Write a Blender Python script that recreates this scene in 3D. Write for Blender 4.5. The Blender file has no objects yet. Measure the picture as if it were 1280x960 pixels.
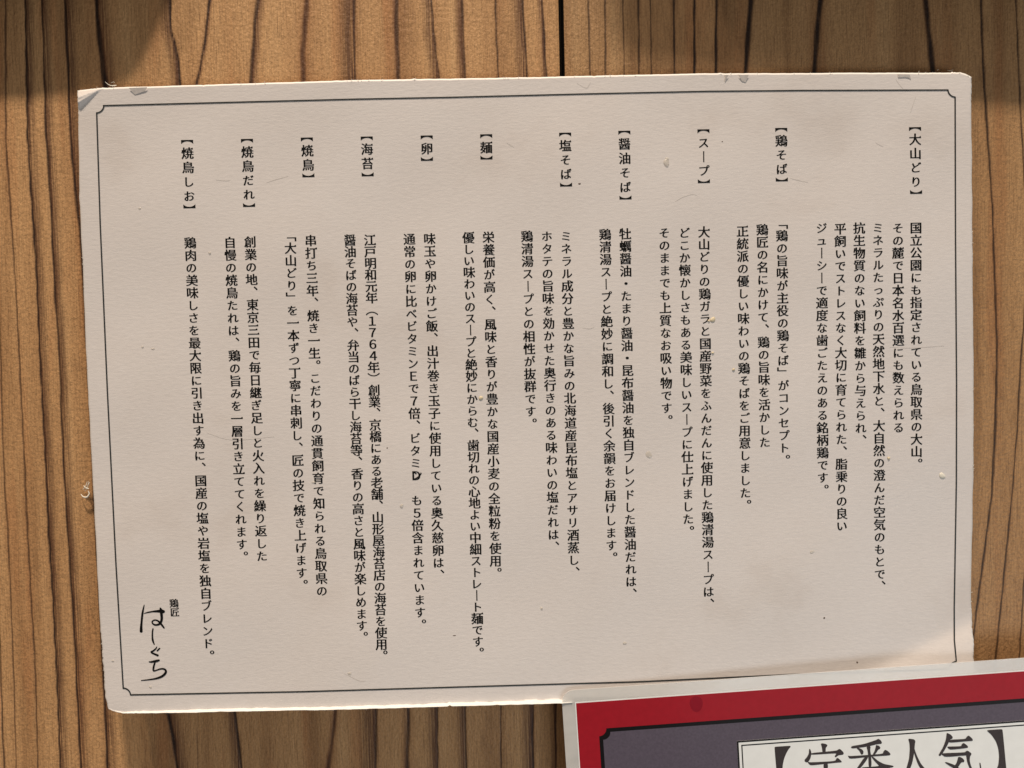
import bpy, bmesh, math, random
import numpy as np
from mathutils import Vector, Euler
from mathutils.geometry import tessellate_polygon
random.seed(7)
rng = np.random.default_rng(7)
S = bpy.context.scene
COL = S.collection

# ------------------------------------------------------------------ camera
CAM_LOC = Vector((-0.01105, -0.2584, 0.01423))
CAM_ROT = Euler((1.530717, 0.022423, -0.013147), 'XYZ')
FPX = 960.0                                   # focal length in photo pixels (1280 wide)
cd = bpy.data.cameras.new('camera')
cam = bpy.data.objects.new('camera', cd); COL.objects.link(cam)
cam.location = CAM_LOC; cam.rotation_euler = CAM_ROT
cd.sensor_width = 36.0; cd.lens = FPX / 1280 * 36
cd.clip_start = 0.005; cd.clip_end = 20
S.camera = cam

# ------------------------------------------------------------------ world, exposure
P1, P2, P3, PW = 74.0, 72.0, 2.6, 0.145
w = bpy.data.worlds.new('World'); S.world = w; w.use_nodes = True
bg = w.node_tree.nodes['Background']
bg.inputs[0].default_value = (1.0, 0.86, 0.72, 1); bg.inputs[1].default_value = PW
S.view_settings.view_transform = 'Standard'; S.view_settings.look = 'None'
S.view_settings.exposure = 0.0; S.view_settings.gamma = 1.0

# ------------------------------------------------------------------ lamps
def aim(o, d):
    o.rotation_euler = Vector(d).to_track_quat('-Z', 'Y').to_euler()

def spot(name, loc, d, power, col, size, blend, radius):
    l = bpy.data.lights.new(name, 'SPOT'); l.energy = power; l.color = col
    l.spot_size = math.radians(size); l.spot_blend = blend; l.shadow_soft_size = radius
    o = bpy.data.objects.new(name, l); COL.objects.link(o); o.location = loc; aim(o, d)
    return o

# two warm ceiling spots washing down the boards, and the softer light of the room from below right
L1 = Vector((-0.12, -1.0, 2.5)); L2 = Vector((-0.95, -1.0, 2.45))
sl = bpy.data.lights.new('ceiling_lamp', 'AREA'); sl.energy = P1; sl.color = (1.0, 0.85, 0.70)
sl.shape = 'RECTANGLE'; sl.size = 0.24; sl.size_y = 0.14
so = bpy.data.objects.new('ceiling_lamp', sl); COL.objects.link(so); so.location = L1; aim(so, -L1)
spot('ceiling_spot', L2, Vector((0, 0, 0)) - L2, P2, (1.0, 0.84, 0.68), 40, .5, 0.05)
al = bpy.data.lights.new('room_light', 'AREA'); al.energy = P3; al.color = (0.86, 0.94, 1.0)
al.shape = 'RECTANGLE'; al.size = 0.6; al.size_y = 0.35
ao = bpy.data.objects.new('room_light', al); COL.objects.link(ao)
ao.location = (0.52, -0.74, -0.42); aim(ao, Vector((0.05, 0, 0)) - ao.location)

# ------------------------------------------------------------------ helpers
RM = CAM_ROT.to_matrix()
def ray(px, py):
    return RM @ Vector(((px - 640) / FPX, -(py - 480) / FPX, -1.0))
def on_y(px, py, y):
    d = ray(px, py); t = (y - CAM_LOC.y) / d.y
    return CAM_LOC + d * t
MMPX = 0.000269                                # metres on the notice per photo pixel
Y_WALL = 0.0034

def sstep(a, b, t):
    t = min(1.0, max(0.0, (t - a) / (b - a))); return t * t * (3 - 2 * t)

def height(px, py):
    """how far the notice stands forward of its mean plane, from its own print coordinates"""
    s = min(1.0, max(0.0, (1215 - px) / 1118)); t = min(1.0, max(0.0, (py - 95) / 790))
    h = 0.0018 * (1 - s) * (1 - .4 * t) + 0.0085 * min(1, s * 1.5) * t ** 1.7 + 0.0006 * math.sin(s * 5.0 + 1.0) * t * (1 - t)
    X_, Y_ = px / 1280, py / 960
    h += .00016 * math.sin(19 * X_ + 6 * Y_ + 1) + .00012 * math.sin(-11 * X_ + 27 * Y_ + 2) + .00008 * math.sin(37 * X_ + 31 * Y_)
    # lower right corner curls out
    d = (117 * (py - 836) + 57 * (px - 1095)) / 130.0
    if d > -30:
        k = 4.0
        e = k * math.log1p(math.exp(min(d / k, 60))); h += MMPX * 0.44 * e / (1 + e / 75)
    # upper left corner: dog-eared folds fanning from one point on the upper edge
    rx, ry = 128.5 - px, py - 109.8
    rho = math.hypot(rx, ry)
    if rx > 0 and rho < 60:
        ph = math.degrees(math.atan2(ry, rx))
        g = np.interp(ph, [-5, 4, 21, 27, 30.5, 42.5], [-.50, -.34, .13, .10, .13, 0.0])
        if ph < 42.5: h += MMPX * rho * float(g)
    return h

def on_card(px, py, off=0.0):
    h = height(px, py) + off
    return on_y(px, py, -h)

def mesh_obj(name, verts, faces, mat, parent=None, smooth=False):
    me = bpy.data.meshes.new(name); me.from_pydata([tuple(v) for v in verts], [], faces)
    me.materials.append(mat)
    if smooth: me.polygons.foreach_set('use_smooth', [True] * len(me.polygons))
    me.update()
    o = bpy.data.objects.new(name, me); COL.objects.link(o)
    if parent:
        o.parent = parent; o.matrix_parent_inverse = Matrix_I(parent)
    return o
def Matrix_I(p):
    from mathutils import Matrix
    return Matrix.Translation(-Vector(p.location))
def thing(name, label, cat, loc):
    o = bpy.data.objects.new(name, None); COL.objects.link(o); o.location = loc
    o.empty_display_size = 0.02; o['label'] = label; o['category'] = cat
    return o
def tag(o, label=None, cat=None, group=None, kind=None):
    for k, v in (('label', label), ('category', cat), ('group', group), ('kind', kind)):
        if v: o[k] = v
    return o

# ------------------------------------------------------------------ materials
def lin(r, g, b):
    f = lambda c: (c / 255 / 12.92) if c / 255 <= .04045 else ((c / 255 + .055) / 1.055) ** 2.4
    return (f(r), f(g), f(b), 1)
def newmat(name):
    m = bpy.data.materials.new(name); m.use_nodes = True
    return m, m.node_tree.nodes, m.node_tree.links, m.node_tree.nodes['Principled BSDF']
def N(nt, t, **kw):
    n = nt.new(t)
    for k, v in kw.items(): setattr(n, k, v)
    return n
def noise(nodes, links, vec, scale, detail=3, rough=.5):
    n = nodes.new('ShaderNodeTexNoise'); n.inputs['Scale'].default_value = scale
    n.inputs['Detail'].default_value = detail; n.inputs['Roughness'].default_value = rough
    links.new(vec, n.inputs['Vector']); return n.outputs['Fac']
def mapping(nodes, links, sc):
    g = nodes.new('ShaderNodeNewGeometry'); mp = nodes.new('ShaderNodeMapping')
    mp.inputs['Scale'].default_value = sc; links.new(g.outputs['Position'], mp.inputs['Vector']); return mp.outputs[0]
def ramp(nodes, links, fac, stops):
    r = nodes.new('ShaderNodeValToRGB'); els = r.color_ramp.elements
    while len(els) < len(stops): els.new(.5)
    for e, (p, c) in zip(els, stops): e.position = p; e.color = c
    links.new(fac, r.inputs[0]); return r.outputs[0]
def mix(nodes, links, fac, a, b, mode='MIX'):
    m = nodes.new('ShaderNodeMix'); m.data_type = 'RGBA'; m.blend_type = mode
    for inp, v in ((m.inputs[0], fac), (m.inputs[6], a), (m.inputs[7], b)):
        if isinstance(v, (int, float, tuple)): inp.default_value = v
        else: links.new(v, inp)
    return m.outputs[2]
def math_n(nodes, links, op, a, b):
    m = nodes.new('ShaderNodeMath'); m.operation = op
    for i, v in enumerate((a, b)):
        if isinstance(v, (int, float)): m.inputs[i].default_value = v
        else: links.new(v, m.inputs[i])
    return m.outputs[0]
def attr(nodes, name):
    a = nodes.new('ShaderNodeAttribute'); a.attribute_name = name; return a.outputs['Fac']
def bump(nodes, links, bsdf, h, strength, dist):
    b = nodes.new('ShaderNodeBump'); b.inputs['Strength'].default_value = strength; b.inputs['Distance'].default_value = dist
    links.new(h, b.inputs['Height']); links.new(b.outputs[0], bsdf.inputs['Normal'])

def wood_material(name, tone):
    m, n, l, b = newmat(name)
    broad = noise(n, l, mapping(n, l, (110, 1, 5)), 1.0, 2)
    base = ramp(n, l, broad, [(.30, lin(162, 121, 81)), (.48, lin(188, 145, 100)), (.60, lin(194, 151, 105)), (.75, lin(203, 161, 114))])
    red = noise(n, l, mapping(n, l, (90, 1, 7)), 1.3, 3)
    base = mix(n, l, ramp(n, l, red, [(.55, (0, 0, 0, 1)), (.75, (.55, .55, .55, 1))]), base, lin(176, 116, 72))
    # fine fibres, long in the grain direction
    fib = noise(n, l, mapping(n, l, (2100, 1, 120)), 1.0, 4, .7)
    base = mix(n, l, .85, base, ramp(n, l, fib, [(.34, (.66, .64, .62, 1)), (.50, (.98, .98, .98, 1)), (.66, (1.12, 1.12, 1.10, 1))]), 'MULTIPLY')
    spk = noise(n, l, mapping(n, l, (1500, 1, 1050)), 1.0, 3, .65)
    base = mix(n, l, .8, base, ramp(n, l, spk, [(.32, (.74, .72, .70, 1)), (.52, (1, 1, 1, 1)), (.72, (1.13, 1.12, 1.10, 1))]), 'MULTIPLY')
    pore = noise(n, l, mapping(n, l, (2600, 1, 45)), 1.0, 4, .7)
    patch = noise(n, l, mapping(n, l, (150, 1, 14)), 1.0, 2)
    pf = math_n(n, l, 'MULTIPLY', ramp(n, l, pore, [(.56, (0, 0, 0, 1)), (.66, (.7, .7, .7, 1))]), ramp(n, l, patch, [(.38, (.15, .15, .15, 1)), (.62, (1, 1, 1, 1))]))
    base = mix(n, l, pf, base, lin(112, 76, 48))
    # streaky pore bands beside some growth lines
    st = noise(n, l, mapping(n, l, (2300, 1, 30)), 1.0, 4, .7)
    sf = math_n(n, l, 'MULTIPLY', attr(n, 'band'), ramp(n, l, st, [(.40, (.22, .22, .22, 1)), (.52, (1, 1, 1, 1))]))
    base = mix(n, l, sf, base, lin(82, 52, 36))
    base = mix(n, l, attr(n, 'halo'), base, lin(132, 78, 42))
    gv = noise(n, l, mapping(n, l, (800, 1, 110)), 1.0, 3, .6)
    gf = math_n(n, l, 'MULTIPLY', attr(n, 'grain'), ramp(n, l, gv, [(.25, (.72, .72, .72, 1)), (.5, (1, 1, 1, 1))]))
    base = mix(n, l, gf, base, lin(42, 25, 18))
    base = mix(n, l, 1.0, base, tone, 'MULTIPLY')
    l.new(base, b.inputs['Base Color'])
    b.inputs['Roughness'].default_value = .52; b.inputs['Specular IOR Level'].default_value = .35
    hh = noise(n, l, mapping(n, l, (900, 1, 650)), 1.0, 3, .6)
    bump(n, l, b, math_n(n, l, 'ADD', hh, math_n(n, l, 'MULTIPLY', fib, .5)), .8, .00045)
    return m
def paper_material():
    m, n, l, b = newmat('coated_card')
    st = noise(n, l, mapping(n, l, (16, 1, 18)), 1.0, 4, .6)
    c = ramp(n, l, st, [(.28, (.665, .605, .565, 1)), (.42, (.735, .685, .655, 1)), (.6, (.75, .705, .68, 1))])
    fn = noise(n, l, mapping(n, l, (420, 1, 900)), 1.0, 4, .6)
    c = mix(n, l, .5, c, ramp(n, l, fn, [(.3, (.93, .925, .92, 1)), (.6, (1, 1, 1, 1)), (.8, (1.05, 1.05, 1.05, 1))]), 'MULTIPLY')
    c = mix(n, l, attr(n, 'core'), c, (.93, .91, .86, 1))
    l.new(c, b.inputs['Base Color']); b.inputs['Roughness'].default_value = .5
    b.inputs['Specular IOR Level'].default_value = .4
    hh = noise(n, l, mapping(n, l, (380, 1, 1150)), 1.0, 5, .68)
    big = noise(n, l, mapping(n, l, (90, 1, 150)), 1.0, 4, .6)
    bump(n, l, b, math_n(n, l, 'ADD', hh, math_n(n, l, 'MULTIPLY', big, .55)), .40, .00022)
    return m
def plain(name, col, rough=.5, spec=.4, coat=0.0, var=.0, vscale=900):
    m, n, l, b = newmat(name)
    c = noise(n, l, mapping(n, l, (1, 1, 1)), vscale, 3)
    lo = tuple(x * (1 - var) for x in col[:3]) + (1,); hi = tuple(min(1, x * (1 + var)) for x in col[:3]) + (1,)
    l.new(ramp(n, l, c, [(.3, lo), (.7, hi)]), b.inputs['Base Color'])
    b.inputs['Roughness'].default_value = rough; b.inputs['Specular IOR Level'].default_value = spec
    b.inputs['Coat Weight'].default_value = coat; b.inputs['Coat Roughness'].default_value = .12
    return m
def film_material():
    m, n, l, b = newmat('laminate_film')
    b.inputs['Base Color'].default_value = (.82, .81, .78, 1); b.inputs['Roughness'].default_value = .16
    t = n.new('ShaderNodeBsdfTransparent'); mx = n.new('ShaderNodeMixShader')
    nz = noise(n, l, mapping(n, l, (60, 1, 120)), 1.0, 3)
    r = ramp(n, l, nz, [(.3, (.50, .50, .50, 1)), (.7, (.68, .68, .68, 1))])
    l.new(r, mx.inputs[0]); l.new(t.outputs[0], mx.inputs[1]); l.new(b.outputs[0], mx.inputs[2])
    l.new(mx.outputs[0], n['Material Output'].inputs['Surface'])
    return m
def drop_material():
    m, n, l, b = newmat('dried_glue')
    b.inputs['Base Color'].default_value = (.75, .70, .62, 1); b.inputs['Roughness'].default_value = .15
    t = n.new('ShaderNodeBsdfTransparent'); mx = n.new('ShaderNodeMixShader'); mx.inputs[0].default_value = .5
    l.new(t.outputs[0], mx.inputs[1]); l.new(b.outputs[0], mx.inputs[2])
    l.new(mx.outputs[0], n['Material Output'].inputs['Surface'])
    return m
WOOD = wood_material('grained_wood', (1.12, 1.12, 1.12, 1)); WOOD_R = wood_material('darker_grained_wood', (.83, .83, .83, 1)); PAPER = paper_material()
INK = plain('black_ink', (.005, .005, .005, 1), .6, .12, 0, .3)
RULE = plain('rule_ink', (.03, .034, .034, 1), .55, .3, 0, .3)
RED = plain('red_print', lin(162, 24, 38), .5, .12, .02, .05, 500)
DARKRED = plain('dark_red_stain', lin(140, 6, 30), .5, .12, .02, .05, 500)
GREY = plain('grey_print', lin(92, 84, 97), .5, .12, .02, .10, 1400)
BLACKP = plain('black_print', lin(18, 15, 15), .5, .12, .02, .2)
WHITEP = plain('white_print', (.88, .90, .89, 1), .5, .12, .02, .025, 300)
LETTER = plain('letter_print', lin(60, 52, 52), .5, .12, .02, .1)
FILM = film_material(); DROP = drop_material()
LINT = plain('lint', (.80, .76, .66, 1), .7, .2)
SPECK = plain('brown_speck', (.10, .06, .04, 1), .6, .3)
YSPECK = plain('yellow_speck', (.70, .60, .42, 1), .4, .4, 0, .1)
CREASE = plain("scuffed_coating", (.60, .555, .52, 1), .6, .3, 0, .1)
DARKW = plain('dark_wall', (.02, .016, .013, 1), .9, .1)

# ------------------------------------------------------------------ wooden boards
# growth lines traced as (x, y, ...) on the boards: points, half width mm, strength, band side (+ right, - left), band width mm, halo
LINES = [
 ([(6.5,0),(7,180),(12.5,256),(19,350),(25,474),(30,567),(34,665),(39,754),(44,832),(47,960)], .32,.75, 0,0,.2),
 ([(-12,100),(-4,300),(0,427),(3,536),(6,614),(9.5,665),(13,738),(17,847),(20,960)], .28,.7, 0,0,.2),
 ([(-20,500),(-4,700),(0,816),(3,910),(5,960)], .3,.8, 0,0,.3),
 ([(31,0),(32,56),(34.7,169),(39,240),(45,334),(47,390),(50,458),(54,536),(61,670),(66,738),(69,800),(72.5,879),(75,960)], .36,.95, 1,2.6,.15),
 ([(52,0),(54.4,56),(57,170),(64,272),(70,390),(73.4,442),(76.6,520),(85,677),(89,738),(94,810),(97.5,894),(100,957)], .36,.9, 1,2.6,.2),
 ([(80.6,0),(82.5,47),(85,94),(87,159),(94,240),(100,287),(103,334),(110,460),(118,640),(127,800),(130,864),(132,907),(134,960)], .46,.95, 1,3.2,.3),
 ([(120,0),(123,37),(125.6,66),(129,94),(131,110),(150,350),(180,650),(205,880),(210,897),(215.6,922),(221,960)], .82,1.0, 1,3.4,.5),
 ([(213,0),(213,25),(214,40),(218,51),(223,75),(225,103),(240,300),(270,650),(294,892),(297.5,921),(302,960)], .48,.95, -1,3.2,.15),
 ([(261.5,0),(259,19),(254.4,56),(250.6,84),(245,106),(236,160),(232,220)], .48,.95, 1,1.0,.4),
 ([(322,0),(318,28),(316,66),(313.4,99),(305,250),(300,420)], .75,.82, 1,2.2,.35),
 ([(384.7,0),(382,28),(379,66),(380,101),(390,400),(420,888),(416,925),(411,960)], .70,.62, -1,1.2,.75),
 ([(443.4,0),(443.4,56),(444.4,99),(460,500),(470.6,888),(469.5,960)], .45,.72, -1,5.2,.25),
 ([(496,0),(497,56),(499,94),(506,500),(511,888),(509.5,960)], .68,.75, -1,1.6,.35),
 ([(540,0),(543,47),(546.6,75),(549.4,96),(551,500),(546.8,888),(547,960)], .33,.8, -1,3.0,.25),
 ([(577.5,0),(579.4,56),(582,96),(588,500),(581.8,888),(583,960)], .38,.8, -1,2.6,.3),
 ([(618.7,0),(620.6,56),(622.5,94),(628,500),(626,888),(626.4,960)], .32,.8, 0,0,.2),
 ([(653.4,0),(656,47),(659.6,90),(668,500),(666.4,888),(666.4,960)], .36,.85, -1,3.6,.2),
 ([(678.4,0),(681,56),(683.5,94),(692,500),(695,888),(695,960)], .32,.85, -1,1.8,.2),
 ([(247,880),(246,930),(247,960)], .22,.5, 0,0,.1),
 ([(735,0),(736.6,56),(737.5,94),(745,960)], .28,.75, 0,0,.2),
 ([(756,0),(756.6,94),(762,960)], .34,.8, 0,0,.2),
 ([(778,0),(780,94),(786,960)], .28,.75, 0,0,.2),
 ([(798,0),(799,94),(806,960)], .40,.85, 0,0,.3),
 ([(813,0),(814,94),(822,960)], .3,.8, 0,0,.2),
 ([(842,0),(843,94),(852,960)], .42,.95, 0,0,.2),
 ([(868,0),(868,94),(874,960)], .46,1.0, 0,0,.2),
 ([(895.6,0),(894,94),(890,960)], .44,1.0, 0,0,.2),
 ([(938,0),(935,37),(932,92),(920,500),(915,960)], .80,1.0, 0,0,.4),
 ([(1025,0),(1021,37),(1017.5,90),(1000,400),(990,960)], .85,1.0, 0,0,.4),
 ([(1158,0),(1161,34),(1164,60),(1167,92),(1172,200),(1172,500),(1150,960)], 1.0,1.0, -1,1.4,.4),
 ([(1226,0),(1227.5,52),(1230,104),(1235,179),(1241,258),(1243.5,337),(1246,436),(1244,533),(1239.6,617),(1231,683),(1221,762),(1214,830),(1200,960)], .42,.92, 0,0,.25),
 ([(1269.6,0),(1272,60),(1274.8,120),(1278,179),(1283,260),(1284,330),(1279.5,415),(1276,450),(1271.7,533),(1264.6,625),(1256,708),(1246,808),(1230,960)], .34,.88, 0,0,.25),
 ([(1300,300),(1290,600),(1279,742),(1275,812),(1262,960)], .3,.8, 0,0,.2),
 ([(1256,372),(1259,385),(1262,397),(1267,409),(1272,420),(1279,432)], .18,.7, 0,0,.05),
]
def extra_lines(x0, x1):
    out = []; x = x0
    while x < x1:
        p = [(x + rng.normal(0, .002), z) for z in np.linspace(.36, -.36, 7)]
        out.append((p, rng.uniform(.5, 1.0), rng.uniform(.7, 1), 0, 0, .2)); x += rng.uniform(.007, .02)
    return out
def board(name, px0, px1, wx0, wx1, label, chamfer, mat):
    """one board: fine columns where the grain is traced, coarse ones further out"""
    left = wx0 is not None
    xe0 = wx0 if wx0 is not None else on_y(px0, 480, Y_WALL).x
    xe1 = wx1 if wx1 is not None else on_y(px1, 480, Y_WALL).x
    fine = np.arange(max(xe0, -.215), min(xe1, .215), .00022)
    xs = np.unique(np.concatenate([np.arange(xe0, min(xe1, -.215), .0014), fine, np.arange(max(xe0, .215), xe1, .0014), [xe1]]))
    zs = np.concatenate([np.arange(-.36, -.17, .02), np.arange(-.17, .17, .0022), np.arange(.17, .361, .02)])
    X, Z = np.meshgrid(xs, zs)
    # the joint edge leans as in the photo
    grain = np.zeros_like(X); band = np.zeros_like(X); halo = np.zeros_like(X)
    rows = []
    for pts, wd, stn, side, bw, hl in LINES:
        P = [on_y(x, y, Y_WALL) for x, y in pts]
        rows.append(([(p.x, p.z) for p in P], wd, stn, side, bw, hl))
    rows += extra_lines(-.6, -.19) + extra_lines(.19, .6)
    for k, (pts, wd, stn, side, bw, hl) in enumerate(rows):
        pz = np.array([p[1] for p in pts])[::-1]; pxx = np.array([p[0] for p in pts])[::-1]
        xl = np.interp(zs, pz, pxx)
        lo, hi = pz[0], pz[-1]
        if hi > .125: xl = np.where(zs > hi, pxx[-1] + (zs - hi) * np.clip((pxx[-1]-pxx[-2])/(pz[-1]-pz[-2]), -.3, .3), xl); hi = 1
        if lo < -.11: xl = np.where(zs < lo, pxx[0] + (zs - lo) * np.clip((pxx[1]-pxx[0])/(pz[1]-pz[0]), -.3, .3), xl); lo = -1
        # living line: small wander, changing width
        r = np.random.default_rng(k)
        wob = sum(r.normal(0, .00006) * np.sin(zs * f + r.uniform(0, 6)) for f in (40, 90, 330, 700))
        wv = wd * .001 * (1 + .22 * sum(np.sin(zs * f + r.uniform(0, 6)) for f in (45, 120, 420)) / 1.6)
        fade = np.clip((zs - lo) / .012, 0, 1) * np.clip((hi - zs) / .012, 0, 1)
        D = X - (xl + wob)[:, None]; W_ = wv[:, None]
        if abs(xl).min() > .6: continue
        soft = np.where(D > 0, 1.15, .85) if side >= 0 else np.where(D < 0, 1.15, .85)
        g = np.exp(-np.abs(D / (W_ * soft)) ** 4) * stn * fade[:, None]
        grain = np.maximum(grain, g)
        if hl: halo = np.maximum(halo, hl * .9 * np.exp(-np.abs(D) / (W_ * 2.0)) * fade[:, None])
        if side:
            t = D * side / (bw * .001)
            b_ = np.where((t > 0) & (t < 1.3), np.clip(1.25 - t, 0, 1) ** .8, 0) * fade[:, None]
            band = np.maximum(band, b_ * .95)
    # faint secondary growth lines everywhere
    Y = np.full_like(X, Y_WALL) + grain * .00016
    if chamfer == 'left':
        c = np.clip(1 - (X - xe0) / .0021, 0, 1); Y = Y + c * .0008
    if chamfer == 'right':
        c = np.clip(1 - (xe1 - X) / .0008, 0, 1); Y = Y + c * .0004
    nz, nx = X.shape
    V = np.stack([X, Y, Z], -1).reshape(-1, 3)
    idx = np.arange(nz * nx).reshape(nz, nx)
    F = np.stack([idx[:-1, :-1], idx[:-1, 1:], idx[1:, 1:], idx[1:, :-1]], -1).reshape(-1, 4)
    # sides and back of the board
    nb = len(V); yb = Y_WALL + .012
    corners = [(xe0, yb, zs[0]), (xe1, yb, zs[0]), (xe1, yb, zs[-1]), (xe0, yb, zs[-1])]
    V = np.concatenate([V, np.array(corners)])
    faces = F.tolist()
    faces += [idx[0, :].tolist()[::-1] + [nb, nb + 1], idx[-1, :].tolist() + [nb + 2, nb + 3],
              idx[:, 0].tolist() + [nb + 3, nb], idx[:, -1].tolist()[::-1] + [nb + 1, nb + 2], [nb, nb + 3, nb + 2, nb + 1]]
    o = mesh_obj(name, V, faces, mat, None, False)
    me = o.data
    sm = [True] * len(F) + [False] * 5
    me.materials.append(DARKW)                       # the joint faces are stained dark
    me.polygons.foreach_set('material_index', [0] * len(F) + [1] * 5)
    me.polygons.foreach_set('use_smooth', sm)
    for an, arr in (('grain', grain), ('band', band), ('halo', halo)):
        at = me.attributes.new(an, 'FLOAT', 'POINT')
        at.data.foreach_set('value', np.concatenate([arr.reshape(-1), np.zeros(4)]).astype(np.float32))
    tag(o, label, 'board')
    # lean of the joint: shear the whole board by the photographed slope
    return o

board('wooden_board', None, 707.4, -.6, None, 'wide wavy-grained wooden board left of the black joint, behind the notice', 'right', WOOD)
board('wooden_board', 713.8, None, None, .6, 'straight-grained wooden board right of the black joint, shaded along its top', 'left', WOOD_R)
bw_ = [(-.62, Y_WALL + .0125, -.37), (.62, Y_WALL + .0125, -.37), (.62, Y_WALL + .0125, .37), (-.62, Y_WALL + .0125, .37)]
wall = mesh_obj('wall', bw_ + [(x, y + .02, z) for x, y, z in bw_],
                [(0, 1, 2, 3), (7, 6, 5, 4), (0, 4, 5, 1), (1, 5, 6, 2), (2, 6, 7, 3), (3, 7, 4, 0)], DARKW)
tag(wall, 'dark wall showing only in the black joint between the two boards', 'wall', None, 'structure')

# ------------------------------------------------------------------ the white notice
card = thing('notice', 'white printed notice of vertical Japanese text with thin black border, fixed to the boards', 'notice', (0, 0, -.105))
TL, TR, BL, BR = (97, 112.8), (1214.4, 96.2), (135.3, 886), (1219.5, 852)
TOP = [TL, (125, 110), (165, 108.7), (200, 107.8), (320, 104), (440, 100.3), (660, 96.6), (880, 91.9), (1100, 91), (1160, 90.9), (1200, 90.6), (1206, 92), TR]
BOT = [BL, (139, 887.8), (145, 889.7), (154.4, 891.9), (200, 891.4), (440, 886.8), (700, 879.3), (1000, 870.5), (1100, 866), BR]
LEF = [TL, (98, 170), (99.4, 225), (101, 280), (106, 397), (110.5, 487), (120.6, 695), (126, 790), (130.4, 856), (132, 872), BL]
RIG = [TR, (1214.5, 150), (1215.5, 280), (1216.7, 503), (1217, 597), (1215, 691), (1214, 762), (1216.5, 812), (1217.4, 824), BR]
def along(C, t, ax):
    q = np.array([p[ax] for p in C]); s = (q - q[0]) / (q[-1] - q[0])
    return np.array([np.interp(t, s, [p[0] for p in C]), np.interp(t, s, [p[1] for p in C])])
us = np.unique(np.concatenate([np.linspace(0, .04, 36), np.linspace(.04, .90, 300), np.linspace(.90, 1, 70)]))
dpx = np.array([0, .7, 1.4, 2.1, 3, 4.2, 6])
vs = np.unique(np.concatenate([np.array([0, .6, 1.2, 1.6, 2.4]) / 780, np.linspace(.005, .045, 24), np.linspace(.045, .93, 70), np.linspace(.87, .985, 50), 1 - np.array([0, 1, 2, 3, 3.8, 4.2, 5.0, 7.0]) / 780]))
def jitter(n, amp, seed):
    r = np.random.default_rng(seed); a = r.normal(0, 1, n); k = np.array([.25, .5, .25])
    return np.convolve(a, k, 'same') * amp
def nicks(n, amp, seed):
    r = np.random.default_rng(seed); a = jitter(n, amp, seed) + np.convolve(r.normal(0, 1, n), np.ones(15) / 15, 'same') * amp * 3
    for k in r.integers(3, n - 3, max(3, n // 45)): a[k] += r.normal(0, 3.2 * amp)
    return a
T_ = along(TOP, us, 0); B_ = along(BOT, us, 0); L_ = along(LEF, vs, 1); R_ = along(RIG, vs, 1)
T_[1, 1:-1] += nicks(len(us), .16, 1)[1:-1]; B_[1, 1:-1] += nicks(len(us), .2, 2)[1:-1]
L_[0, 1:-1] += nicks(len(vs), .3, 3)[1:-1]; R_[0, 1:-1] += nicks(len(vs), .4, 4)[1:-1]
U, Vv = np.meshgrid(us, vs)
PX = np.zeros(U.shape + (2,))
for c in (0, 1):
    bil = (1-U)*(1-Vv)*TL[c] + U*(1-Vv)*TR[c] + (1-U)*Vv*BL[c] + U*Vv*BR[c]
    PX[..., c] = (1-Vv)*T_[c][None] + Vv*B_[c][None] + (1-U)*L_[c][:, None] + U*R_[c][:, None] - bil
nv, nu = U.shape
verts = []; core = []
lipw = 1.0 * np.interp(us, [0, .01, .03, .1, .4, .55, 1], [.6, .8, 2.2, 3.0, 3.6, 4.4, 3.6])
lipw = 1.2 * lipw * (1 + jitter(len(us), .12, 8))
for i in range(nv):
    for j in range(nu):
        x, y = PX[i, j]
        db = (1 - vs[i]) * 780; dt = vs[i] * 780; dl = us[j] * 1100; dr = (1 - us[j]) * 1100
        h = height(x, y); c = 0.0
        if db < lipw[j] and us[j] < .535: h += (lipw[j] - db) * MMPX * 1.25; c = 1.0      # worn lower edge turned out
        if dt < 1.5: h -= (1.5 - dt) * MMPX * 1.3; c = 1.0
        if dl < 1.0 or dr < 1.0: h -= (1 - min(dl, dr)) * MMPX * .8; c = .9
        verts.append(on_y(x, y, -h)); core.append(c)
idx = np.arange(nv * nu).reshape(nv, nu)
F = np.stack([idx[:-1, :-1], idx[1:, :-1], idx[1:, 1:], idx[:-1, 1:]], -1).reshape(-1, 4).tolist()
ring = list(idx[0, :]) + list(idx[1:, -1]) + list(idx[-1, ::-1][1:]) + list(idx[::-1, 0][1:-1])
nb = len(verts)
for k in range(nb): v = verts[k]; verts.append(Vector((v.x, v.y + .00045, v.z))); core.append(1.0)
for k in range(len(ring)):
    k2 = (k + 1) % len(ring); F.append((ring[k], ring[k2], nb + ring[k2], nb + ring[k]))
for q in F[:(nv - 1) * (nu - 1)]: F.append(tuple(nb + k for k in q[::-1]))
sheet = mesh_obj('paper_sheet', verts, [tuple(int(a) for a in f) for f in F], PAPER, card)
sm = [True] * ((nv - 1) * (nu - 1)) + [False] * len(ring) + [True] * ((nv - 1) * (nu - 1)); sheet.data.polygons.foreach_set('use_smooth', sm)
at = sheet.data.attributes.new('core', 'FLOAT', 'POINT'); at.data.foreach_set('value', np.array(core, np.float32))

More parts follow.
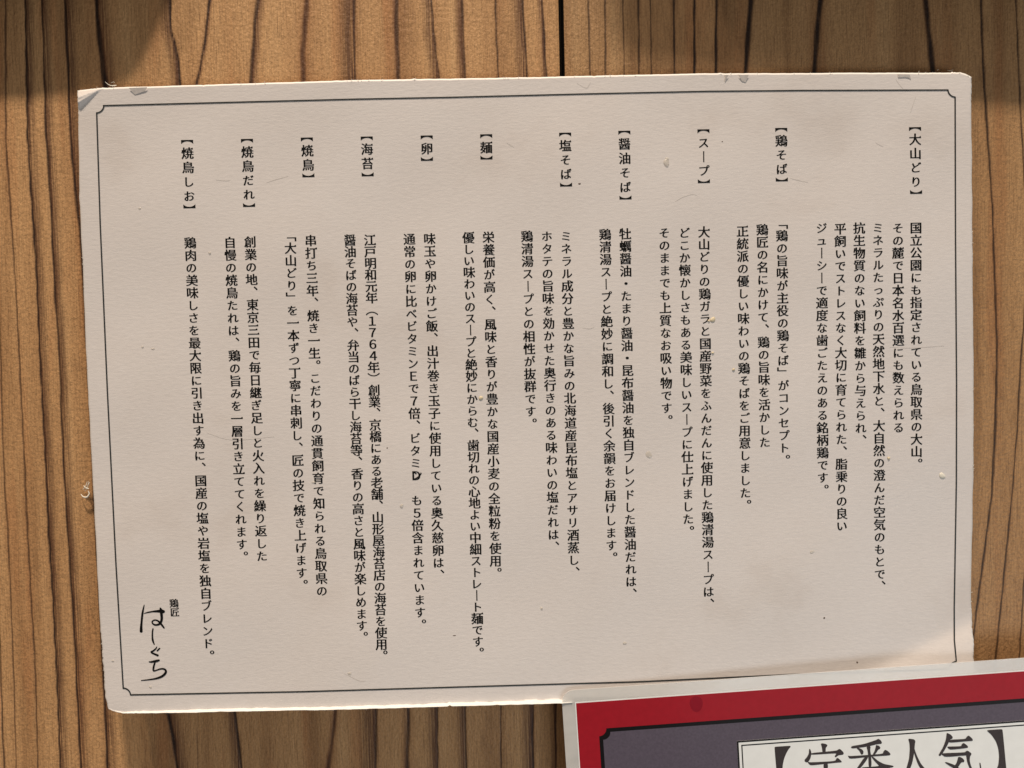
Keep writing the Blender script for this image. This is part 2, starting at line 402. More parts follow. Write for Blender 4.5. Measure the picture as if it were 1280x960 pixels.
# printed lines and strokes lie a hair above the surface they are printed on
def catmull(P, n):
    P = [np.array(p, float) for p in P]; out = []
    Q = [2 * P[0] - P[1]] + P + [2 * P[-1] - P[-2]]
    for i in range(1, len(Q) - 2):
        for t in np.linspace(0, 1, n, endpoint=False):
            a, b, c, d = Q[i-1], Q[i], Q[i+1], Q[i+2]
            out.append(.5 * ((2*b) + (-a + c)*t + (2*a - 5*b + 4*c - d)*t*t + (-a + 3*b - 3*c + d)*t**3))
    out.append(P[-1]); return out
def ribbon(pts, put, verts, faces, cap=True, off=0.00006):
    """pts: (x, y, width) in print coordinates"""
    n = len(pts); b0 = len(verts)
    for i, p in enumerate(pts):
        q0 = pts[max(0, i-1)]; q1 = pts[min(n-1, i+1)]
        d = np.array([q1[0]-q0[0], q1[1]-q0[1]]); d /= (np.linalg.norm(d) + 1e-9); nn = np.array([-d[1], d[0]]) * p[2] / 2
        verts.append(put(p[0]+nn[0], p[1]+nn[1], off)); verts.append(put(p[0]-nn[0], p[1]-nn[1], off))
        if i: k = b0 + 2*i; faces.append((k-2, k-1, k+1, k))
    if cap:
        for p in (pts[0], pts[-1]):
            c0 = len(verts)
            for a in range(10): verts.append(put(p[0] + math.cos(a*.628)*p[2]/2, p[1] + math.sin(a*.628)*p[2]/2, off + .000002))
            faces.append(tuple(range(c0, c0 + 10)))
def arc(cx, cy, r, a0, a1, n=8):
    return [(cx + r*math.cos(math.radians(a0 + (a1-a0)*i/n)), cy + r*math.sin(math.radians(a0 + (a1-a0)*i/n))) for i in range(n+1)]
def dense(P, step=6):
    out = [P[0]]
    for a, b in zip(P, P[1:]):
        k = max(1, int(math.hypot(b[0]-a[0], b[1]-a[1]) / step))
        out += [(a[0] + (b[0]-a[0])*i/k, a[1] + (b[1]-a[1])*i/k) for i in range(1, k+1)]
    return out
LW = 1.75
v_, f_ = [], []
segs = [
 [(129.2, 132), (440, 124.0), (560, 121.7), (740, 117.2), (880, 114.2), (1000, 113.1), (1185, 112.5)],
 arc(1194.6, 111.8, 9.6, 176, 94),
 [(1194, 121.4), (1194.5, 300), (1195.8, 480), (1195.6, 600), (1193.9, 700), (1192.9, 760), (1193, 800), (1195.4, 826)],
 [(1195.4, 826.3), (1190.5, 828.6), (1188, 831), (1185.5, 836)],
 [(1185.5, 836.2), (1100, 839.5), (993, 843), (800, 852.2), (560, 859.2), (380, 864.6), (163.4, 868.6)],
 arc(154.0, 869.4, 9.2, -5, -88),
 [(154, 860.4), (144.7, 702), (134.2, 490), (125.2, 280), (120.8, 141)],
 arc(120.2, 131.6, 9.6, 86, 4),
]
for s in segs: ribbon([(x, y, LW) for x, y in dense(s, 3)], on_card, v_, f_, cap=True, off=.00011)
mesh_obj('border_line', v_, f_, RULE, card)

# ---------------------------------------------------------------- lettering
VERT = {'、': '︑', '。': '︒', '「': '﹁', '」': '﹂', '【': '︻', '】': '︼', '（': '︵', '）': '︶'}
LINES_TXT = [   # text, x/y of one character centre, x/y of a later one, their indices
 ('国立公園にも指定されている鳥取県の大山。', 1145, 284.7, 1145.7, 564.4, 0, 18),
 ('その麓で日本名水百選にも数えられる', 1122.5, 285, 1123.2, 534.4, 0, 16),
 ('ミネラルたっぷりの天然地下水と、大自然の澄んだ空気のもとで、', 1097.5, 284.7, 1099.5, 655.8, 0, 24),
 ('抗生物質のない飼料を雛から与えられ、', 1074, 285, 1076, 535, 0, 16),
 ('平飼いでストレスなく大切に育てられた、脂乗りの良い', 1050.3, 286, 1052.3, 657.4, 0, 24),
 ('ジューシーで適度な歯ごたえのある銘柄鶏です。', 1027, 285, 1028.5, 597, 0, 20),
 ('「鶏の旨味が主役の鶏そば」がコンセプト。', 977.4, 294.5, 980.2, 559.7, 1, 18),
 ('鶏匠の名にかけて、鶏の旨味を活かした', 952.8, 287, 956, 552.7, 0, 17),
 ('正統派の優しい味わいの鶏そばをご用意しました。', 928.2, 289, 931.7, 616, 0, 21),
 ('大山どりの鶏ガラと国産野菜をふんだんに使用した鶏清湯スープは、', 880, 289.8, 885.6, 739.6, 0, 29),
 ('どこか懐かしさもある美味しいスープに仕上げました。', 855.5, 291, 860.2, 648.7, 0, 23),
 ('そのままでも上質なお吸い物です。', 830.4, 291, 833.3, 510, 0, 14),
 ('牡蠣醤油・たまり醤油・昆布醤油を独自ブレンドした醤油だれは、', 781.5, 292.2, 788, 680.4, 0, 25),
 ('鶏清湯スープと絶妙に調和し、後引く余韻をお届けします。', 756.4, 293, 764.2, 681.6, 0, 25),
 ('ミネラル成分と豊かな旨みの北海道産昆布塩とアサリ酒蒸し、', 707.6, 295.2, 717.2, 700, 0, 26),
 ('ホタテの旨味を効かせた奥行きのある味わいの塩だれは、', 683.5, 295.2, 691.7, 668.2, 0, 24),
 ('鶏清湯スープとの相性が抜群です。', 658.7, 295.2, 663.4, 514.2, 0, 14),
 ('栄養価が高く、風味と香りが豊かな国産小麦の全粒粉を使用。', 610.6, 296.4, 619.5, 701, 0, 26),
 ('優しい味わいのスープと絶妙にからむ、歯切れの心地よい中細ストレート麺です。', 585.5, 297, 597.3, 801.9, 0, 35),
 ('味玉や卵かけご飯、出汁巻き玉子に使用している奥久慈卵は、', 537, 298.3, 548, 703.4, 0, 26),
 ('通常の卵に比べビタミンＥで７倍、ビタミＤ　も５倍含まれています。', 511.7, 298.8, 525, 765.5, 0, 30),
 ('江戸明和元年（１７６４年）創業、京橋にある老舗、山形屋海苔店の海苔を使用。', 462.3, 300, 476.8, 805.4, 0, 35),
 ('醤油そばの海苔や、弁当のばら干し海苔等、香りの高さと風味が楽しめます。', 437.4, 300, 452.2, 782, 0, 33),
 ('串打ち三年、焼き一生。こだわりの通貫飼育で知られる鳥取県の', 388.4, 300.6, 402.3, 738.6, 0, 28),
 ('「大山どり」を一本ずつ丁寧に串刺し、匠の技で焼き上げます。', 363, 310, 377, 716, 1, 27),
 ('創業の地、東京三田で毎日継ぎ足しと火入れを繰り返した', 312.7, 302.3, 327.3, 695, 0, 25),
 ('自慢の焼鳥たれは、鶏の旨みを一層引き立ててくれます。', 287.4, 303, 302.2, 680.4, 0, 24),
 ('鶏肉の美味しさを最大限に引き出す為に、国産の塩や岩塩を独自ブレンド。', 237.7, 303.4, 260, 804.2, 0, 32),
]
PARAS = [6, 3, 3, 2, 3, 2, 2, 2, 2, 2, 1]
HEADS = [ # text, x of first char, first y, x of last, last y, opening bracket y, closing bracket y
 ('大山どり', 1144, 174, 1145, 227, 161.3, 240), ('鶏そば', 976.7, 175.8, 977.2, 211.2, 162.3, 224.4), ('スープ', 879.4, 178.4, 879.8, 213.2, 164, 226.5),
 ('醤油そば', 780.6, 179.8, 781.7, 233.8, 165.8, 247), ('塩そば', 706.6, 182, 707.4, 217.5, 168.2, 230.8), ('麺', 607.9, 184.3, 607.9, 184.3, 170.2, 197),
 ('卵', 533.5, 185.5, 533.5, 185.5, 171.7, 198.7), ('海苔', 458.7, 186.3, 459.3, 204.2, 173, 218), ('焼鳥', 384, 188.2, 385, 206, 174.3, 219.2),
 ('焼鳥だれ', 309, 189.8, 311, 243, 176, 256.3), ('焼鳥しお', 234.2, 191.3, 236.4, 245, 177.3, 258)]

chars = set('鶏匠ンー')
for t in LINES_TXT: chars |= set(t[0])
for t in HEADS: chars |= set(t[0])
chars |= set('【】'); chars.discard('　')
GLYPH = {}
def build_glyphs():
    tmp = {}
    for ch in sorted(chars):
        c = bpy.data.curves.new('glyph', 'FONT'); c.body = VERT.get(ch, ch); c.size = 1; c.resolution_u = 5; c.fill_mode = 'FRONT'
        o = bpy.data.objects.new('glyph', c); COL.objects.link(o); tmp[ch] = o
    dg = bpy.context.evaluated_depsgraph_get()
    for ch, o in tmp.items():
        ev = o.evaluated_get(dg); me = ev.to_mesh()
        bm = bmesh.new(); bm.from_mesh(me); ev.to_mesh_clear()
        bmesh.ops.remove_doubles(bm, verts=bm.verts, dist=1e-5)
        bmesh.ops.triangulate(bm, faces=bm.faces)
        if ch not in '【】': mincho(bm, ch)
        if '\u4e00' <= ch <= '\u9fff': serifs(bm)
        bm.verts.index_update()
        sc = .91 if '\u3041' <= ch <= '\u30ff' and ch not in 'ー・' else 1.0; sl = .05 if sc < 1 else .0
        GLYPH[ch] = ([((v.co.x - .5) * sc, (v.co.y - .38) * sc + sl * (v.co.x - .5)) for v in bm.verts], [tuple(v.index for v in f.verts) for f in bm.faces])
        if ch == 'ー': GLYPH[ch] = ([(y, -x) for x, y in GLYPH[ch][0]], GLYPH[ch][1])
        bm.free()
        c = o.data; bpy.data.objects.remove(o); bpy.data.curves.remove(c)
THIN_H, THIN_V = -.001, -.030
def mincho(bm, ch):
    """brush-like stress: horizontal strokes drawn finer than vertical ones"""
    mv = {}
    for v in bm.verts:
        es = [e for e in v.link_edges if len(e.link_faces) == 1]
        if len(es) != 2: continue
        ns = []
        for e in es:
            f = e.link_faces[0]; o = e.other_vert(v); d = (o.co - v.co); d.z = 0; d.normalize()
            n = Vector((-d.y, d.x)); c = f.calc_center_median() - v.co
            if n.x * c.x + n.y * c.y > 0: n = -n              # outward
            ns.append(n)
        def amt(n): return THIN_H * n.y * n.y + THIN_V * n.x * n.x
        a, b = ns; det = a.x*b.y - a.y*b.x
        if abs(det) < .25:
            n = (a + b); 
            if n.length < 1e-4: continue
            n.normalize(); mv[v] = -n * amt(n)
        else:
            da, db = -amt(a), -amt(b)
            mv[v] = Vector(((da*b.y - db*a.y)/det, (a.x*db - b.x*da)/det))
    for v, d in mv.items():
        if d.length > .05: d = d.normalized() * .05
        v.co.x += d.x; v.co.y += d.y
def serifs(bm):
    """the small triangle a brush leaves where a horizontal stroke ends on the right"""
    new = []
    for e in bm.edges:
        if len(e.link_faces) != 1: continue
        p, q = e.verts
        if p.co.y < q.co.y: p, q = q, p
        d = p.co - q.co
        if abs(d.x) > .25 * d.length or not .03 < d.length < .11: continue
        if (e.link_faces[0].calc_center_median() - p.co).x > 0: continue      # a right-hand end
        up = [x for x in p.link_edges if len(x.link_faces) == 1 and x is not e]
        lo = [x for x in q.link_edges if len(x.link_faces) == 1 and x is not e]
        if len(up) != 1 or len(lo) != 1: continue
        u = up[0].other_vert(p).co - p.co; l = lo[0].other_vert(q).co - q.co
        if u.x > -.18 or l.x > -.12 or abs(u.y) > .12 * u.length or abs(l.y) > .2 * l.length: continue
        new.append((p.co.copy(), q.co.copy()))
    for p, q in new:
        z = .0001
        vs = [bm.verts.new((p.x - .17, p.y - .004, z)), bm.verts.new((p.x + .012, p.y - .012, z)), bm.verts.new((p.x - .04, p.y + .085, z))]
        bm.faces.new(vs)
build_glyphs()
def put_glyph(ch, px, py, em, slope, verts, faces, bold=1.0, off=.00006):
    g = GLYPH[ch]; b0 = len(verts)
    for gx, gy in g[0]:
        x = px + em * gx + em * (-gy) * slope; y = py - em * gy - em * gx * .018
        verts.append(on_card(x, y, off))
    for f in g[1]: faces.append(tuple(b0 + k for k in f))
EM = 15.3
def text_column(t, verts, faces):
    s, x0, y0, x1, y1, k0, k1 = t
    dx, dy = (x1-x0)/(k1-k0), (y1-y0)/(k1-k0)
    for i, ch in enumerate(s):
        if ch == '　': continue
        x, y = x0 + dx*(i-k0), y0 + dy*(i-k0)
        em = EM
        put_glyph(ch, x, y, em, dx/dy, verts, faces)
        if ch == 'Ｄ': put_glyph('ン', x + 1, y - .5, em * .98, dx/dy, verts, faces, off=.000064)
it = iter(LINES_TXT)
for n, hd in zip(PARAS, HEADS):
    s, x0, y0, x1, y1, b0, b1 = hd
    v_, f_ = [], []
    sl = (x1-x0)/(y1-y0) if y1 > y0 else .02
    for i, ch in enumerate(s):
        q = i / max(1, len(s)-1); put_glyph(ch, x0 + (x1-x0)*q, y0 + (y1-y0)*q, 15.6, sl, v_, f_)
    # ink of the vertical lenticular brackets sits in half of its em square
    put_glyph('【', x0 - sl*13, b0 - 5.1, 16.2, sl, v_, f_); put_glyph('】', x1 + sl*13, b1 + 4.9, 16.2, sl, v_, f_)
    mesh_obj('heading', v_, f_, INK, card)
    v_, f_ = [], []
    for _ in range(n): text_column(next(it), v_, f_)
    mesh_obj('paragraph', v_, f_, INK, card)

# brush-written shop mark in the lower left
def K(x, y, w): return (140 + x / 6.857, 730 + y / 6.857, w / 6.857)
BR_STROKES = [
 [(276,180,7),(268,215,14),(260,260,18),(254,320,18),(250,370,22),(250,405,26)],
 [(276,252,6),(310,243,11),(350,236,14),(395,233,22),(420,233,32),(440,236,28)],
 [(414,208,14),(420,225,26),(424,260,24),(426,300,22),(416,332,20),(395,348,18),(368,350,15),(348,338,13),(345,322,12),(360,310,12),(385,312,13),(410,330,17),(430,355,17),(446,376,13)],
 [(351,385,12),(347,410,13),(346,450,14),(350,485,17),(362,518,9)],
 [(385,538,6),(372,558,13),(350,575,14),(336,582,14),(346,592,15),(368,602,16),(392,612,18)], [(388,572,13),(408,552,12)],
 [(318,667,9),(335,668,15),(358,664,19),(382,660,22),(402,654,16)],
 [(372,664,10),(362,690,15),(356,715,16),(354,738,15),(362,744,13),(385,738,11),(415,728,13),(442,728,15),(460,740,17),(460,758,20),(444,780,20),(415,798,19),(375,811,15),(325,819,11),(280,824,9),(250,827,6)]]
v_, f_ = [], []
for k, s in enumerate(BR_STROKES):
    ribbon([tuple(p) for p in catmull([K(*p) for p in s], 7)], on_card, v_, f_, off=.00006 + k * 4e-6)
put_glyph('鶏', 217.4, 754.0, 11.6, .045, v_, f_); put_glyph('匠', 218.4, 765.3, 11.6, .045, v_, f_)
mesh_obj('shop_mark', v_, f_, INK, card)

# dried drops, specks and scuffs on the notice
def blob(name, x, y, rx, ry, hgt, mat, seed, n=14):
    r = random.Random(seed); v, f = [], []
    ph = [r.uniform(0, 6) for _ in range(3)]
    rings = [(1, 0), (.86, .45), (.6, .8), (.3, .96)]
    for s, hh in rings:
        for k in range(n):
            a = k / n * 2 * math.pi; w_ = 1 + .14 * math.sin(2*a + ph[0]) + .08 * math.sin(3*a + ph[1])
            v.append(on_card(x + rx*s*w_*math.cos(a), y + ry*s*w_*math.sin(a), .00002 + .6*hgt*hh))
    v.append(on_card(x, y, .00002 + .6*hgt))
    for i in range(3):
        for k in range(n): k2 = (k+1) % n; f.append((i*n+k, (i+1)*n+k, (i+1)*n+k2, i*n+k2))
    for k in range(n): f.append((3*n+k, 4*n, 3*n+(k+1) % n))
    return mesh_obj(name, v, [t[::-1] for t in f], mat, card, True)
for i, (x, y, rx, ry, h) in enumerate([(833, 203.5, 4.2, 4.6, .0006), (834, 198.5, 2.2, 2, .0004), (811, 568.5, 4.3, 4.2, .0003), (262, 316, 1.6, 1.7, .0005),
        (392, 603, 2.6, 1.6, .0003), (502, 632.5, 2.4, 2.4, .0005), (677, 760.5, 1.8, 1.4, .0005), (781, 804, 2.4, 2, .0003), (141, 826, 1.6, 1.4, .0004),
        (174.5, 260.5, 1.6, 1.3, .0003), (1015, 690, 3, 2, .0002), (178, 433.5, 1.6, 1.2, .0004), (191, 436, 2.4, 1, .0003), (437, 842, 2.4, 2, .0003), (188, 858.7, 1.8, 1.4, .0004)]):
    blob('dried_drop', x, y, rx, ry, h, DROP, i)
tag(blob('dried_drop', 1177.8, 594.8, 3.9, 3.9, .0005, LINT, 31), 'round white dried drop near the right border')
for i, (x, y, rx, ry) in enumerate([(891, 399.5, 3.2, 3.4), (601, 497.5, 2.6, 2.8), (917, 462, 2, 1.5), (886, 401, 1.4, 1.6), (891, 441, 1.6, 1.4), (1111, 573, 1.6, 2.4)]):
    blob('crumb', x, y, rx, ry, .0006, YSPECK, 40 + i)
for i, (x, y, rx, ry) in enumerate([(724.4, 229.8, 1.6, 1.1), (1030.3, 772.5, 1.1, 1.3), (1071.5, 828, 1.2, 1.2), (902.8, 177, .8, .8), (568, 794.5, 2, .6), (484, 560, 1, .8), (83.0+16, 0+271, .8, .8)]):
    blob('speck', x, y, rx, ry, .00008, SPECK, 60 + i, 8)
for i, s in enumerate([[(333, 228.5, .3), (345, 224.5, .9), (360, 220.5, .4)], [(633, 178.5, .4), (639, 182, 1.4), (642.5, 184, .5)], [(1094, 178, .4), (1099, 181, .9), (1104, 183.5, .3)],
        [(844, 252, .3), (855, 246, .6), (866, 243, .6), (872, 245, .4)], [(1145, 121, .3), (1141, 132, .6), (1138, 141, .5)], [(258, 541, .3), (290, 612 - 62, .5), (343, 603 - 57, .3)],
        [(1112, 434, .3), (1140, 435, .6), (1180, 432.5, .4)], [(988, 223, .5), (1000, 226, 1.0), (1010, 228, .5)], [(721, 104, .5), (733, 110, .9), (738, 103, .5)], [(270, 225, .4), (284, 226, .7), (288, 225, .3)],
        [(1120, 100, .5), (1126, 108, .8), (1129, 111, .4)], [(728, 410, .3), (736, 411, .7), (743, 409, .3)], [(430, 842, .4), (450, 851.5, .8), (457, 851, .4)]]):
    v_, f_ = [], []
    ribbon([tuple(p) for p in catmull(s, 6)], on_card, v_, f_, cap=False, off=.00003)
    mesh_obj('scuff', v_, f_, CREASE, card)
# little flaps of coating chipped along the upper edge
for P in ([(161, 109.8), (184, 109), (181.5, 113.5), (168.5, 118.5)], [(906.5, 93.6), (911, 93.6), (908.5, 98), (906, 103.3)], [(923, 93.6), (936, 93.5), (932, 103), (927.5, 101.5)],
          [(1122, 93), (1137, 93), (1139, 99.5), (1135.5, 97), (1131, 96), (1123, 96.5)]):
    ym = max(p[1] for p in P); v_ = [on_card(x, y, .00012 + (ym - y) * .00003) for x, y in P]
    v2 = [Vector((p.x, p.y + .00002, p.z)) for p in v_]
    n = len(P); mesh_obj('chipped_coating', v_ + v2, [tuple(range(n))[::-1], tuple(range(n, 2*n))] + [(k, (k+1) % n, n + (k+1) % n, n + k) for k in range(n)], CREASE, card)

# lint caught at the edges
def fibre(strokes, name, label, cat, put):
    v_, f_ = [], []
    for s in strokes:
        pts = catmull(s, 6); n = len(pts); b0 = len(v_)
        for i, p in enumerate(pts):
            q0 = pts[max(0, i-1)]; q1 = pts[min(n-1, i+1)]; d = q1[:2] - q0[:2]; d = d / (np.linalg.norm(d) + 1e-9)
            nn = np.array([-d[1], d[0]])
            for k in range(6):
                a = k * math.pi / 3; r = p[3] / 2
                v_.append(on_y(p[0] + nn[0]*r*math.cos(a), p[1] + nn[1]*r*math.cos(a), p[2] + MMPX*r*math.sin(a)))
            if i:
                for k in range(6):
                    k2 = (k+1) % 6; f_.append((b0 + 6*(i-1) + k, b0 + 6*(i-1) + k2, b0 + 6*i + k2, b0 + 6*i + k))
    o = mesh_obj(name, v_, f_, LINT, None, True)
    tag(o, label, cat); return o
y0 = Y_WALL - .0012
fibre([[(101, 617.5, y0, .8), (104, 621, y0-.0008, 1.8), (108.5, 621.5, y0-.001, 2.4), (111.5, 617.5, y0-.001, 1.8), (110, 613.5, y0-.0008, 1)],
       [(104.5, 607, y0, 1.2), (107.5, 610, y0-.0006, 1.8), (111, 611, y0-.001, 1.4)], [(103.5, 612, y0, .8), (107, 608, y0-.0006, 1.2), (109, 602, y0-.0006, .7)],
       [(108, 612, y0, 1.1), (110.5, 606, y0-.001, 1.3), (112, 602.5, y0-.001, .6)], [(106, 614, y0, .8), (109.5, 609, y0-.0006, 1.0), (110.5, 601, y0-.0008, .5)]], 'lint',
      'tiny curled white paper fibre beside the left edge of the notice', 'lint', None)
y1 = .0009
fibre([[(131.5, 102.3, y1, .5), (134.5, 105, y1-.0003, .8), (138.5, 107, y1-.0004, 1.1), (143, 107, y1-.0003, 1.5), (145.6, 106.6, y1, .9)], [(138.5, 103.5, y1, .3), (142, 102.5, y1, .5), (143.5, 104, y1, .3)]], 'lint',
      'thin pale fibre on the upper edge of the notice near its folded corner', 'lint', None)
fibre([[(1184, 87.6, y1, .5), (1187, 88.4, y1-.0004, .9), (1189.5, 88, y1, .7), (1191.5, 87, y1, .4)], [(1172, 88, y1, .5), (1173, 86.5, y1, .7)]], 'lint',
      'thin pale fibre on the upper edge of the notice near its right end', 'lint', None)

# fuzz of torn paper along the edges belongs to the sheet
r = random.Random(5)
for k in range(80):
    fz_v, fz_f = [], []
    side = r.choice('TTTBRL'); t = r.random()
    if side == 'T': p = along(TOP, t, 0); d = np.array([r.uniform(-1.5, 1.5), -r.uniform(.4, 2.6)])
    elif side == 'B': t *= .5; p = along(BOT, t, 0); d = np.array([r.uniform(-1, 1), r.uniform(.4, 1.8)])
    elif side == 'L': p = along(LEF, t, 1); d = np.array([-r.uniform(.4, 1.4), r.uniform(-1, 1)])
    else: p = along(RIG, t, 1); d = np.array([r.uniform(.4, 1.8), r.uniform(-1.5, 1.5)])
    w0 = r.uniform(.4, 1.0); b0 = len(fz_v); nn = np.array([-d[1], d[0]]) / np.linalg.norm(d) * w0 / 2
    h = height(*p)
    for q, e in ((p - d*.4 + nn, 0), (p - d*.4 - nn, 0), (p + d, .0001)):
        fz_v.append(on_y(q[0], q[1], -h - .00015 - e))
    fz_v.append(fz_v[-1] + Vector((0, .0002, 0)))
    fz_f += [(b0, b0+1, b0+2), (b0+1, b0, b0+3), (b0, b0+2, b0+3), (b0+1, b0+3, b0+2)]
    mesh_obj('torn_fibre', fz_v, fz_f, LINT, card)

# ------------------------------------------------------------------ the laminated red menu in the lower right
YM = -.0074
menu = thing('laminated_menu', 'red bordered laminated menu in the lower right corner overlapping the white notice', 'menu', on_y(1000, 1200, YM))
O_ = on_y(720, 879, YM); E_ = on_y(1280, 839, YM)
ex = (E_ - O_).normalized(); ey = Vector((ex.z, 0, -ex.x))      # across, down
def loc(px, py):
    d = on_y(px, py, YM) - O_; return d.dot(ex), d.dot(ey)
def at_m(a, b, off=0.0): return O_ + ex*a + ey*b + Vector((0, -off, 0))
def slab(name, outline, off, thick, mat, parent, holes=()):
    """flat sheet from an outline in menu metres, front at off, with real thickness"""
    n = len(outline); loops = [[Vector((a, b, 0)) for a, b in outline]] + [[Vector((a, b, 0)) for a, b in h] for h in holes]
    tris = tessellate_polygon(loops); flat = [p for l in loops for p in l]
    v = [at_m(p.x, p.y, off) for p in flat] + [at_m(p.x, p.y, off - thick) for p in flat]; m = len(flat)
    f = []
    for t in tris:
        a, b, c = (flat[k] for k in t)
        s = (b - a).cross(c - a).z
        t = tuple(t) if s > 0 else tuple(t)[::-1]
        f.append(t); f.append(tuple(m + k for k in t[::-1]))
    s0 = 0
    for l in loops:
        k_ = len(l)
        for k in range(k_): f.append((s0 + k, s0 + (k+1) % k_, m + s0 + (k+1) % k_, m + s0 + k))
        s0 += k_
    o = mesh_obj(name, v, f, mat, parent)
    bm = bmesh.new(); bm.from_mesh(o.data); bmesh.ops.recalc_face_normals(bm, faces=bm.faces); bm.to_mesh(o.data); bm.free()
    return o
def rrect(a0, b0, a1, b1, r, n=6):
    out = []
    for cx, cy, s in ((a1-r, b0+r, -90), (a1-r, b1-r, 0), (a0+r, b1-r, 90), (a0+r, b0+r, 180)):
        out += [(cx + r*math.cos(math.radians(s + 90*i/n)), cy + r*math.sin(math.radians(s + 90*i/n))) for i in range(n+1)]
    return out
def notched(a0, b0, a1, b1, r, n=6):
    out = []
    for cx, cy, s0, s1 in ((a1, b0, 180, 90), (a1, b1, -90, -180), (a0, b1, 0, -90), (a0, b0, 90, 0)):
        out += [(cx + r*math.cos(math.radians(s0 + (s1-s0)*i/n)), cy + r*math.sin(math.radians(s0 + (s1-s0)*i/n))) for i in range(n+1)]
    return out
MW, MH = .288, .200
mg = -loc(704, 900)[0]; mt = -loc(760, 859.5)[1]
slab('laminate_film', rrect(-mg, -mt, MW + mg, MH + mt, .0042), .0, .00025, FILM, menu)
slab('paper_edge', [(-.00035, -.0004), (MW + .0003, -.0004), (MW + .0003, MH + .0003), (-.00035, MH + .0003)], .00006, .00004, WHITEP, menu)
slab('red_sheet', [(0, 0), (MW, 0), (MW, MH), (0, MH)], .00010, .00008, RED, menu)
ba, bb = loc(749.3, 925)[0], loc(800, 907.2)[1]
nr = loc(757.9, 910)[0] - ba
bw2 = loc(800, 911.8)[1] - bb
slab('black_border', notched(ba, bb, MW - ba, MH - bb, nr), .00016, .00005, BLACKP, menu, [notched(ba + bw2, bb + bw2, MW - ba - bw2, MH - bb - bw2, nr)[::-1]])
slab('grey_panel', notched(ba + bw2*.9, bb + bw2*.9, MW - ba - bw2*.9, MH - bb - bw2*.9, nr), .00014, .00003, GREY, menu)
slab('wet_stain', [(loc(870.5, 884)[0] + .0022*math.cos(t)*(1 - .12*math.sin(t)), loc(870.5, 880)[1] + .0027*math.sin(t)) for t in np.linspace(0, 2*math.pi, 24)[:-1]], .000125, .00002, DARKRED, menu)
# title panel: outer rule, white gap, inner rule, white field
pa, pb = loc(920.8, 926); px1 = pa + .172; pw = .045
title = slab('title_panel', [(pa, pb), (px1, pb), (px1, pb + pw), (pa, pb + pw)], .00018, .00005, WHITEP, menu)
def frame_at(e, wd, off):
    q = lambda d: [(pa + d, pb + d), (px1 - d, pb + d), (px1 - d, pb + pw - d), (pa + d, pb + pw - d)]
    return slab('panel_rule', q(e), off, .00003, BLACKP, menu, [q(e + wd)[::-1]])
frame_at(0, .00055, .00021); frame_at(.0014, .00040, .00021)
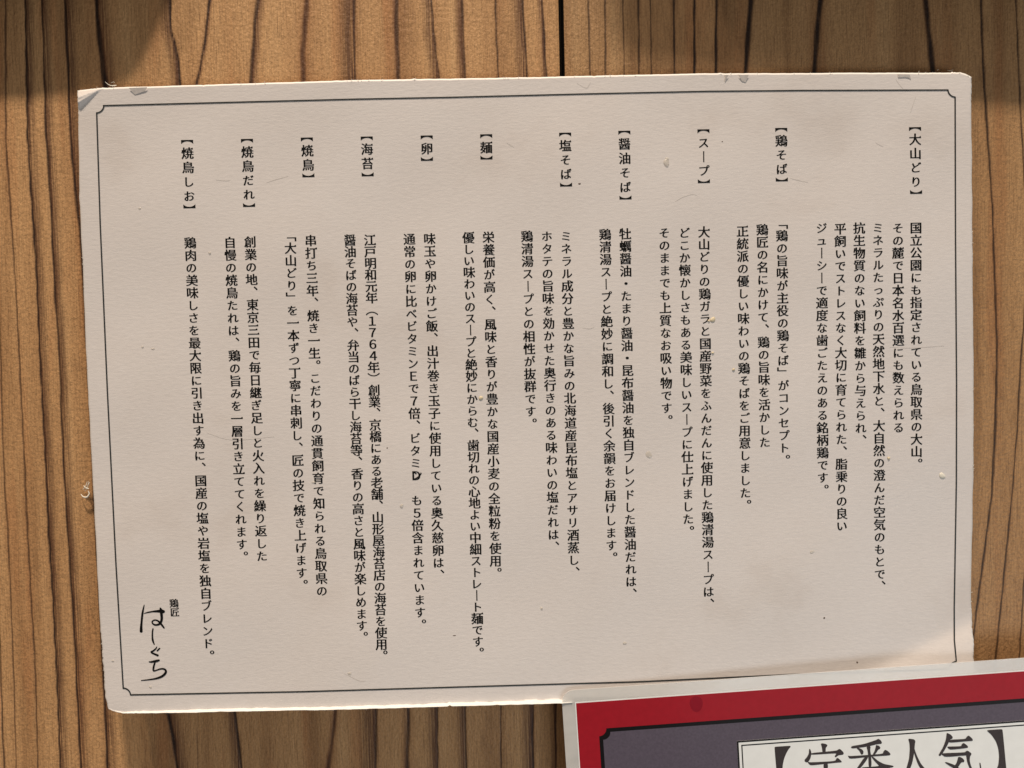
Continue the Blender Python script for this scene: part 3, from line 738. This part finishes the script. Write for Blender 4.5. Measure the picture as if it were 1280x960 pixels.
# large brush-serif lettering, traced stroke by stroke
def cA(p): return [loc(900 + x/8, 880 + y/8) for x, y in p]
def cB(p): return [loc(1040 + x/10.667, 880 + y/10.667) for x, y in p]
def cC(p): return [loc(1140 + x/9.143, 880 + y/9.143) for x, y in p]
BIG = [
 cA([(542,430),(552,424),(700,414),(705,424),(685,446),(660,490),(640,540),(626,600),(622,660),(632,740),(660,800),(705,850),(712,862),(595,872),(585,860),(560,640)]),
 cA([(1005,395),(1022,389),(1055,396),(1072,406),(1068,420),(1055,434),(1054,480),(1022,482),(1016,430)]),
 cA([(912,486),(1165,463),(1185,447),(1200,448),(1228,474),(1236,490),(1228,504),(1180,510),(1155,530),(1143,526),(1150,508),(1166,489),(908,506)]),
 cA([(888,450),(897,443),(908,468),(912,495),(902,540),(884,572),(862,582),(845,572),(842,556),(870,524),(886,490)]),
 cA([(870,574),(905,580),(1148,568),(1165,536),(1178,537),(1212,566),(1216,580),(1150,585),(905,612),(885,596)]),
 cA([(1030,592),(1078,588),(1073,700),(1068,830),(1042,832),(1040,700)]), cA([(1060,690),(1150,682),(1170,665),(1200,695),(1196,706),(1062,714)]),
 cA([(925,690),(955,700),(945,750),(1000,815),(1070,845),(1225,852),(1215,880),(1120,882),(1020,858),(940,785),(905,850),(870,880),(862,872),(905,790)]),
 cB([(245,578),(262,556),(420,530),(585,476),(615,458),(645,478),(663,508),(654,527),(605,530),(460,566),(270,590)]),
 cB([(322,585),(352,580),(400,602),(417,628),(412,660),(395,672),(380,662),(360,620)]),
 cB([(582,542),(622,552),(642,574),(634,595),(612,604),(580,655),(560,672),(540,668),(562,625),(575,585)]),
 cB([(455,566),(512,556),(505,610),(518,690),(524,800),(516,832),(484,832),(480,700),(470,620)]),
 cB([(205,682),(235,690),(400,680),(672,660),(682,628),(705,605),(735,618),(770,650),(777,670),(755,682),(540,694),(230,730)]),
 cB([(425,708),(482,700),(445,760),(392,830),(345,880),(290,925),(278,915),(330,850)]),
 cB([(518,698),(548,700),(610,754),(690,796),(812,818),(818,832),(770,848),(700,862),(640,838),(560,755)]),
 cB([(385,848),(415,838),(610,826),(632,808),(672,845),(660,870),(425,868),(430,1080),(395,1085)]), cB([(600,860),(645,860),(640,1090),(602,1090)]),
 cB([(487,865),(522,865),(520,1040),(490,1040)]), cB([(425,935),(605,930),(605,950),(425,955)]), cB([(420,1035),(605,1030),(605,1055),(420,1060)]),
 cB([(1012,466),(1024,458),(1088,466),(1108,488),(1100,530),(1092,640),(1066,780),(1020,905),(950,1010),(860,1090),(850,1080),(930,980),(985,860),(1022,730),(1032,600),(1028,520)]),
 cB([(1090,570),(1104,620),(1130,690),(1180,790),(1240,862),(1330,930),(1400,960),(1398,972),(1300,985),(1220,930),(1140,800),(1088,650)]),
 cC([(391,332),(402,328),(440,346),(462,374),(456,392),(430,402),(395,475),(350,552),(318,592),(297,583),(312,556),(352,488),(382,405)]),
 cC([(424,404),(605,396),(625,366),(645,356),(680,386),(692,406),(684,418),(640,420),(415,440)]),
 cC([(393,482),(555,480),(565,455),(585,440),(618,462),(637,482),(632,498),(440,519),(412,508)]),
 cC([(330,572),(346,558),(602,549),(614,532),(636,530),(672,556),(674,572),(655,600),(640,580),(375,603)]),
 cC([(612,574),(660,580),(654,640),(668,700),(695,755),(735,795),(770,800),(778,770),(764,668),(778,666),(792,760),(800,830),(770,840),(715,815),(660,750),(625,660)]),
 cC([(522,602),(545,600),(578,618),(595,642),(588,660),(558,662),(530,705),(470,780),(400,830),(392,820),(455,745),(505,668),(516,630)]),
 cC([(368,664),(385,658),(440,676),(505,702),(570,755),(590,800),(570,815),(530,770),(470,728),(420,700)]),
 cC([(850,302),(864,294),(1018,283),(1030,292),(1046,450),(1072,731),(1080,800),(925,812),(920,800),(955,760),(982,690),(990,600),(982,510),(955,425),(905,350)]),
]
for k, P in enumerate(BIG):
    pass
def letters(name, polys, off):
    V, Fc = [], []
    for k, P in enumerate(polys):
        # round the traced corners a little
        Q = []
        n = len(P)
        for i in range(n):
            a, b, c = np.array(P[i-1]), np.array(P[i]), np.array(P[(i+1) % n])
            Q += [tuple(b + (a-b)*.22), tuple(b*.86 + (a+c)*.07), tuple(b + (c-b)*.22)]
        lo = [Vector((x, y, 0)) for x, y in Q]; b0 = len(V)
        V += [at_m(p.x, p.y, off + k*1.5e-6) for p in lo]
        for t in tessellate_polygon([lo]):
            p, q, r_ = (lo[i] for i in t); s = (q-p).cross(r_-p).z
            Fc.append(tuple(b0 + i for i in (t if s > 0 else t[::-1])))
    return mesh_obj(name, V, Fc, LETTER, title)
letters('title_lettering', BIG, .00022)

# ------------------------------------------------------------------ two unseen boards added just above the view, shaped to cast its upper shadows
def add_shadow_board(outline, label):
    """outline: where its shadow's edge falls on the boards, in photo coordinates, and its distance from them"""
    v = []
    for back in (0, 1):
        for x, y, st in outline:
            Wp = on_y(x, y, Y_WALL); d = L1 - Wp; p = Wp + d * (st / -d.y)
            v.append(Vector((p.x, Y_WALL - .0003, p.z)) if back else p)
    n = len(outline)
    tri = tessellate_polygon([[Vector((x, y, 0)) for x, y, st in outline]])
    o = mesh_obj('shadow_board', v, [tuple(t) for t in tri] + [tuple(n + k for k in t[::-1]) for t in tri] + [(k, (k+1) % n, n + (k+1) % n, n + k)[::-1] for k in range(n)], BLACKP)
    tag(o, label, 'shadow_board')
add_shadow_board([(x, y, .015) for x, y in [(-900, 138), (30, 126), (110, 116), (150, 107), (166, 98), (173, 86), (190, 55), (214, 0), (236, -60), (250, -200), (-900, -200)]], 'unseen black board added above the left end of the notice to shade the wood')
add_shadow_board([(770, -200, .045), (765, -60, .045), (758, 0, .045), (765, 50, .045), (790, 82, .042), (1000, 104, .022), (1215, 134, .0175), (1900, 190, .0175), (1900, -200, .0175), (1215, -200, .0175), (1000, -200, .022)], 'unseen black board added above the right end of the notice to shade the wood')
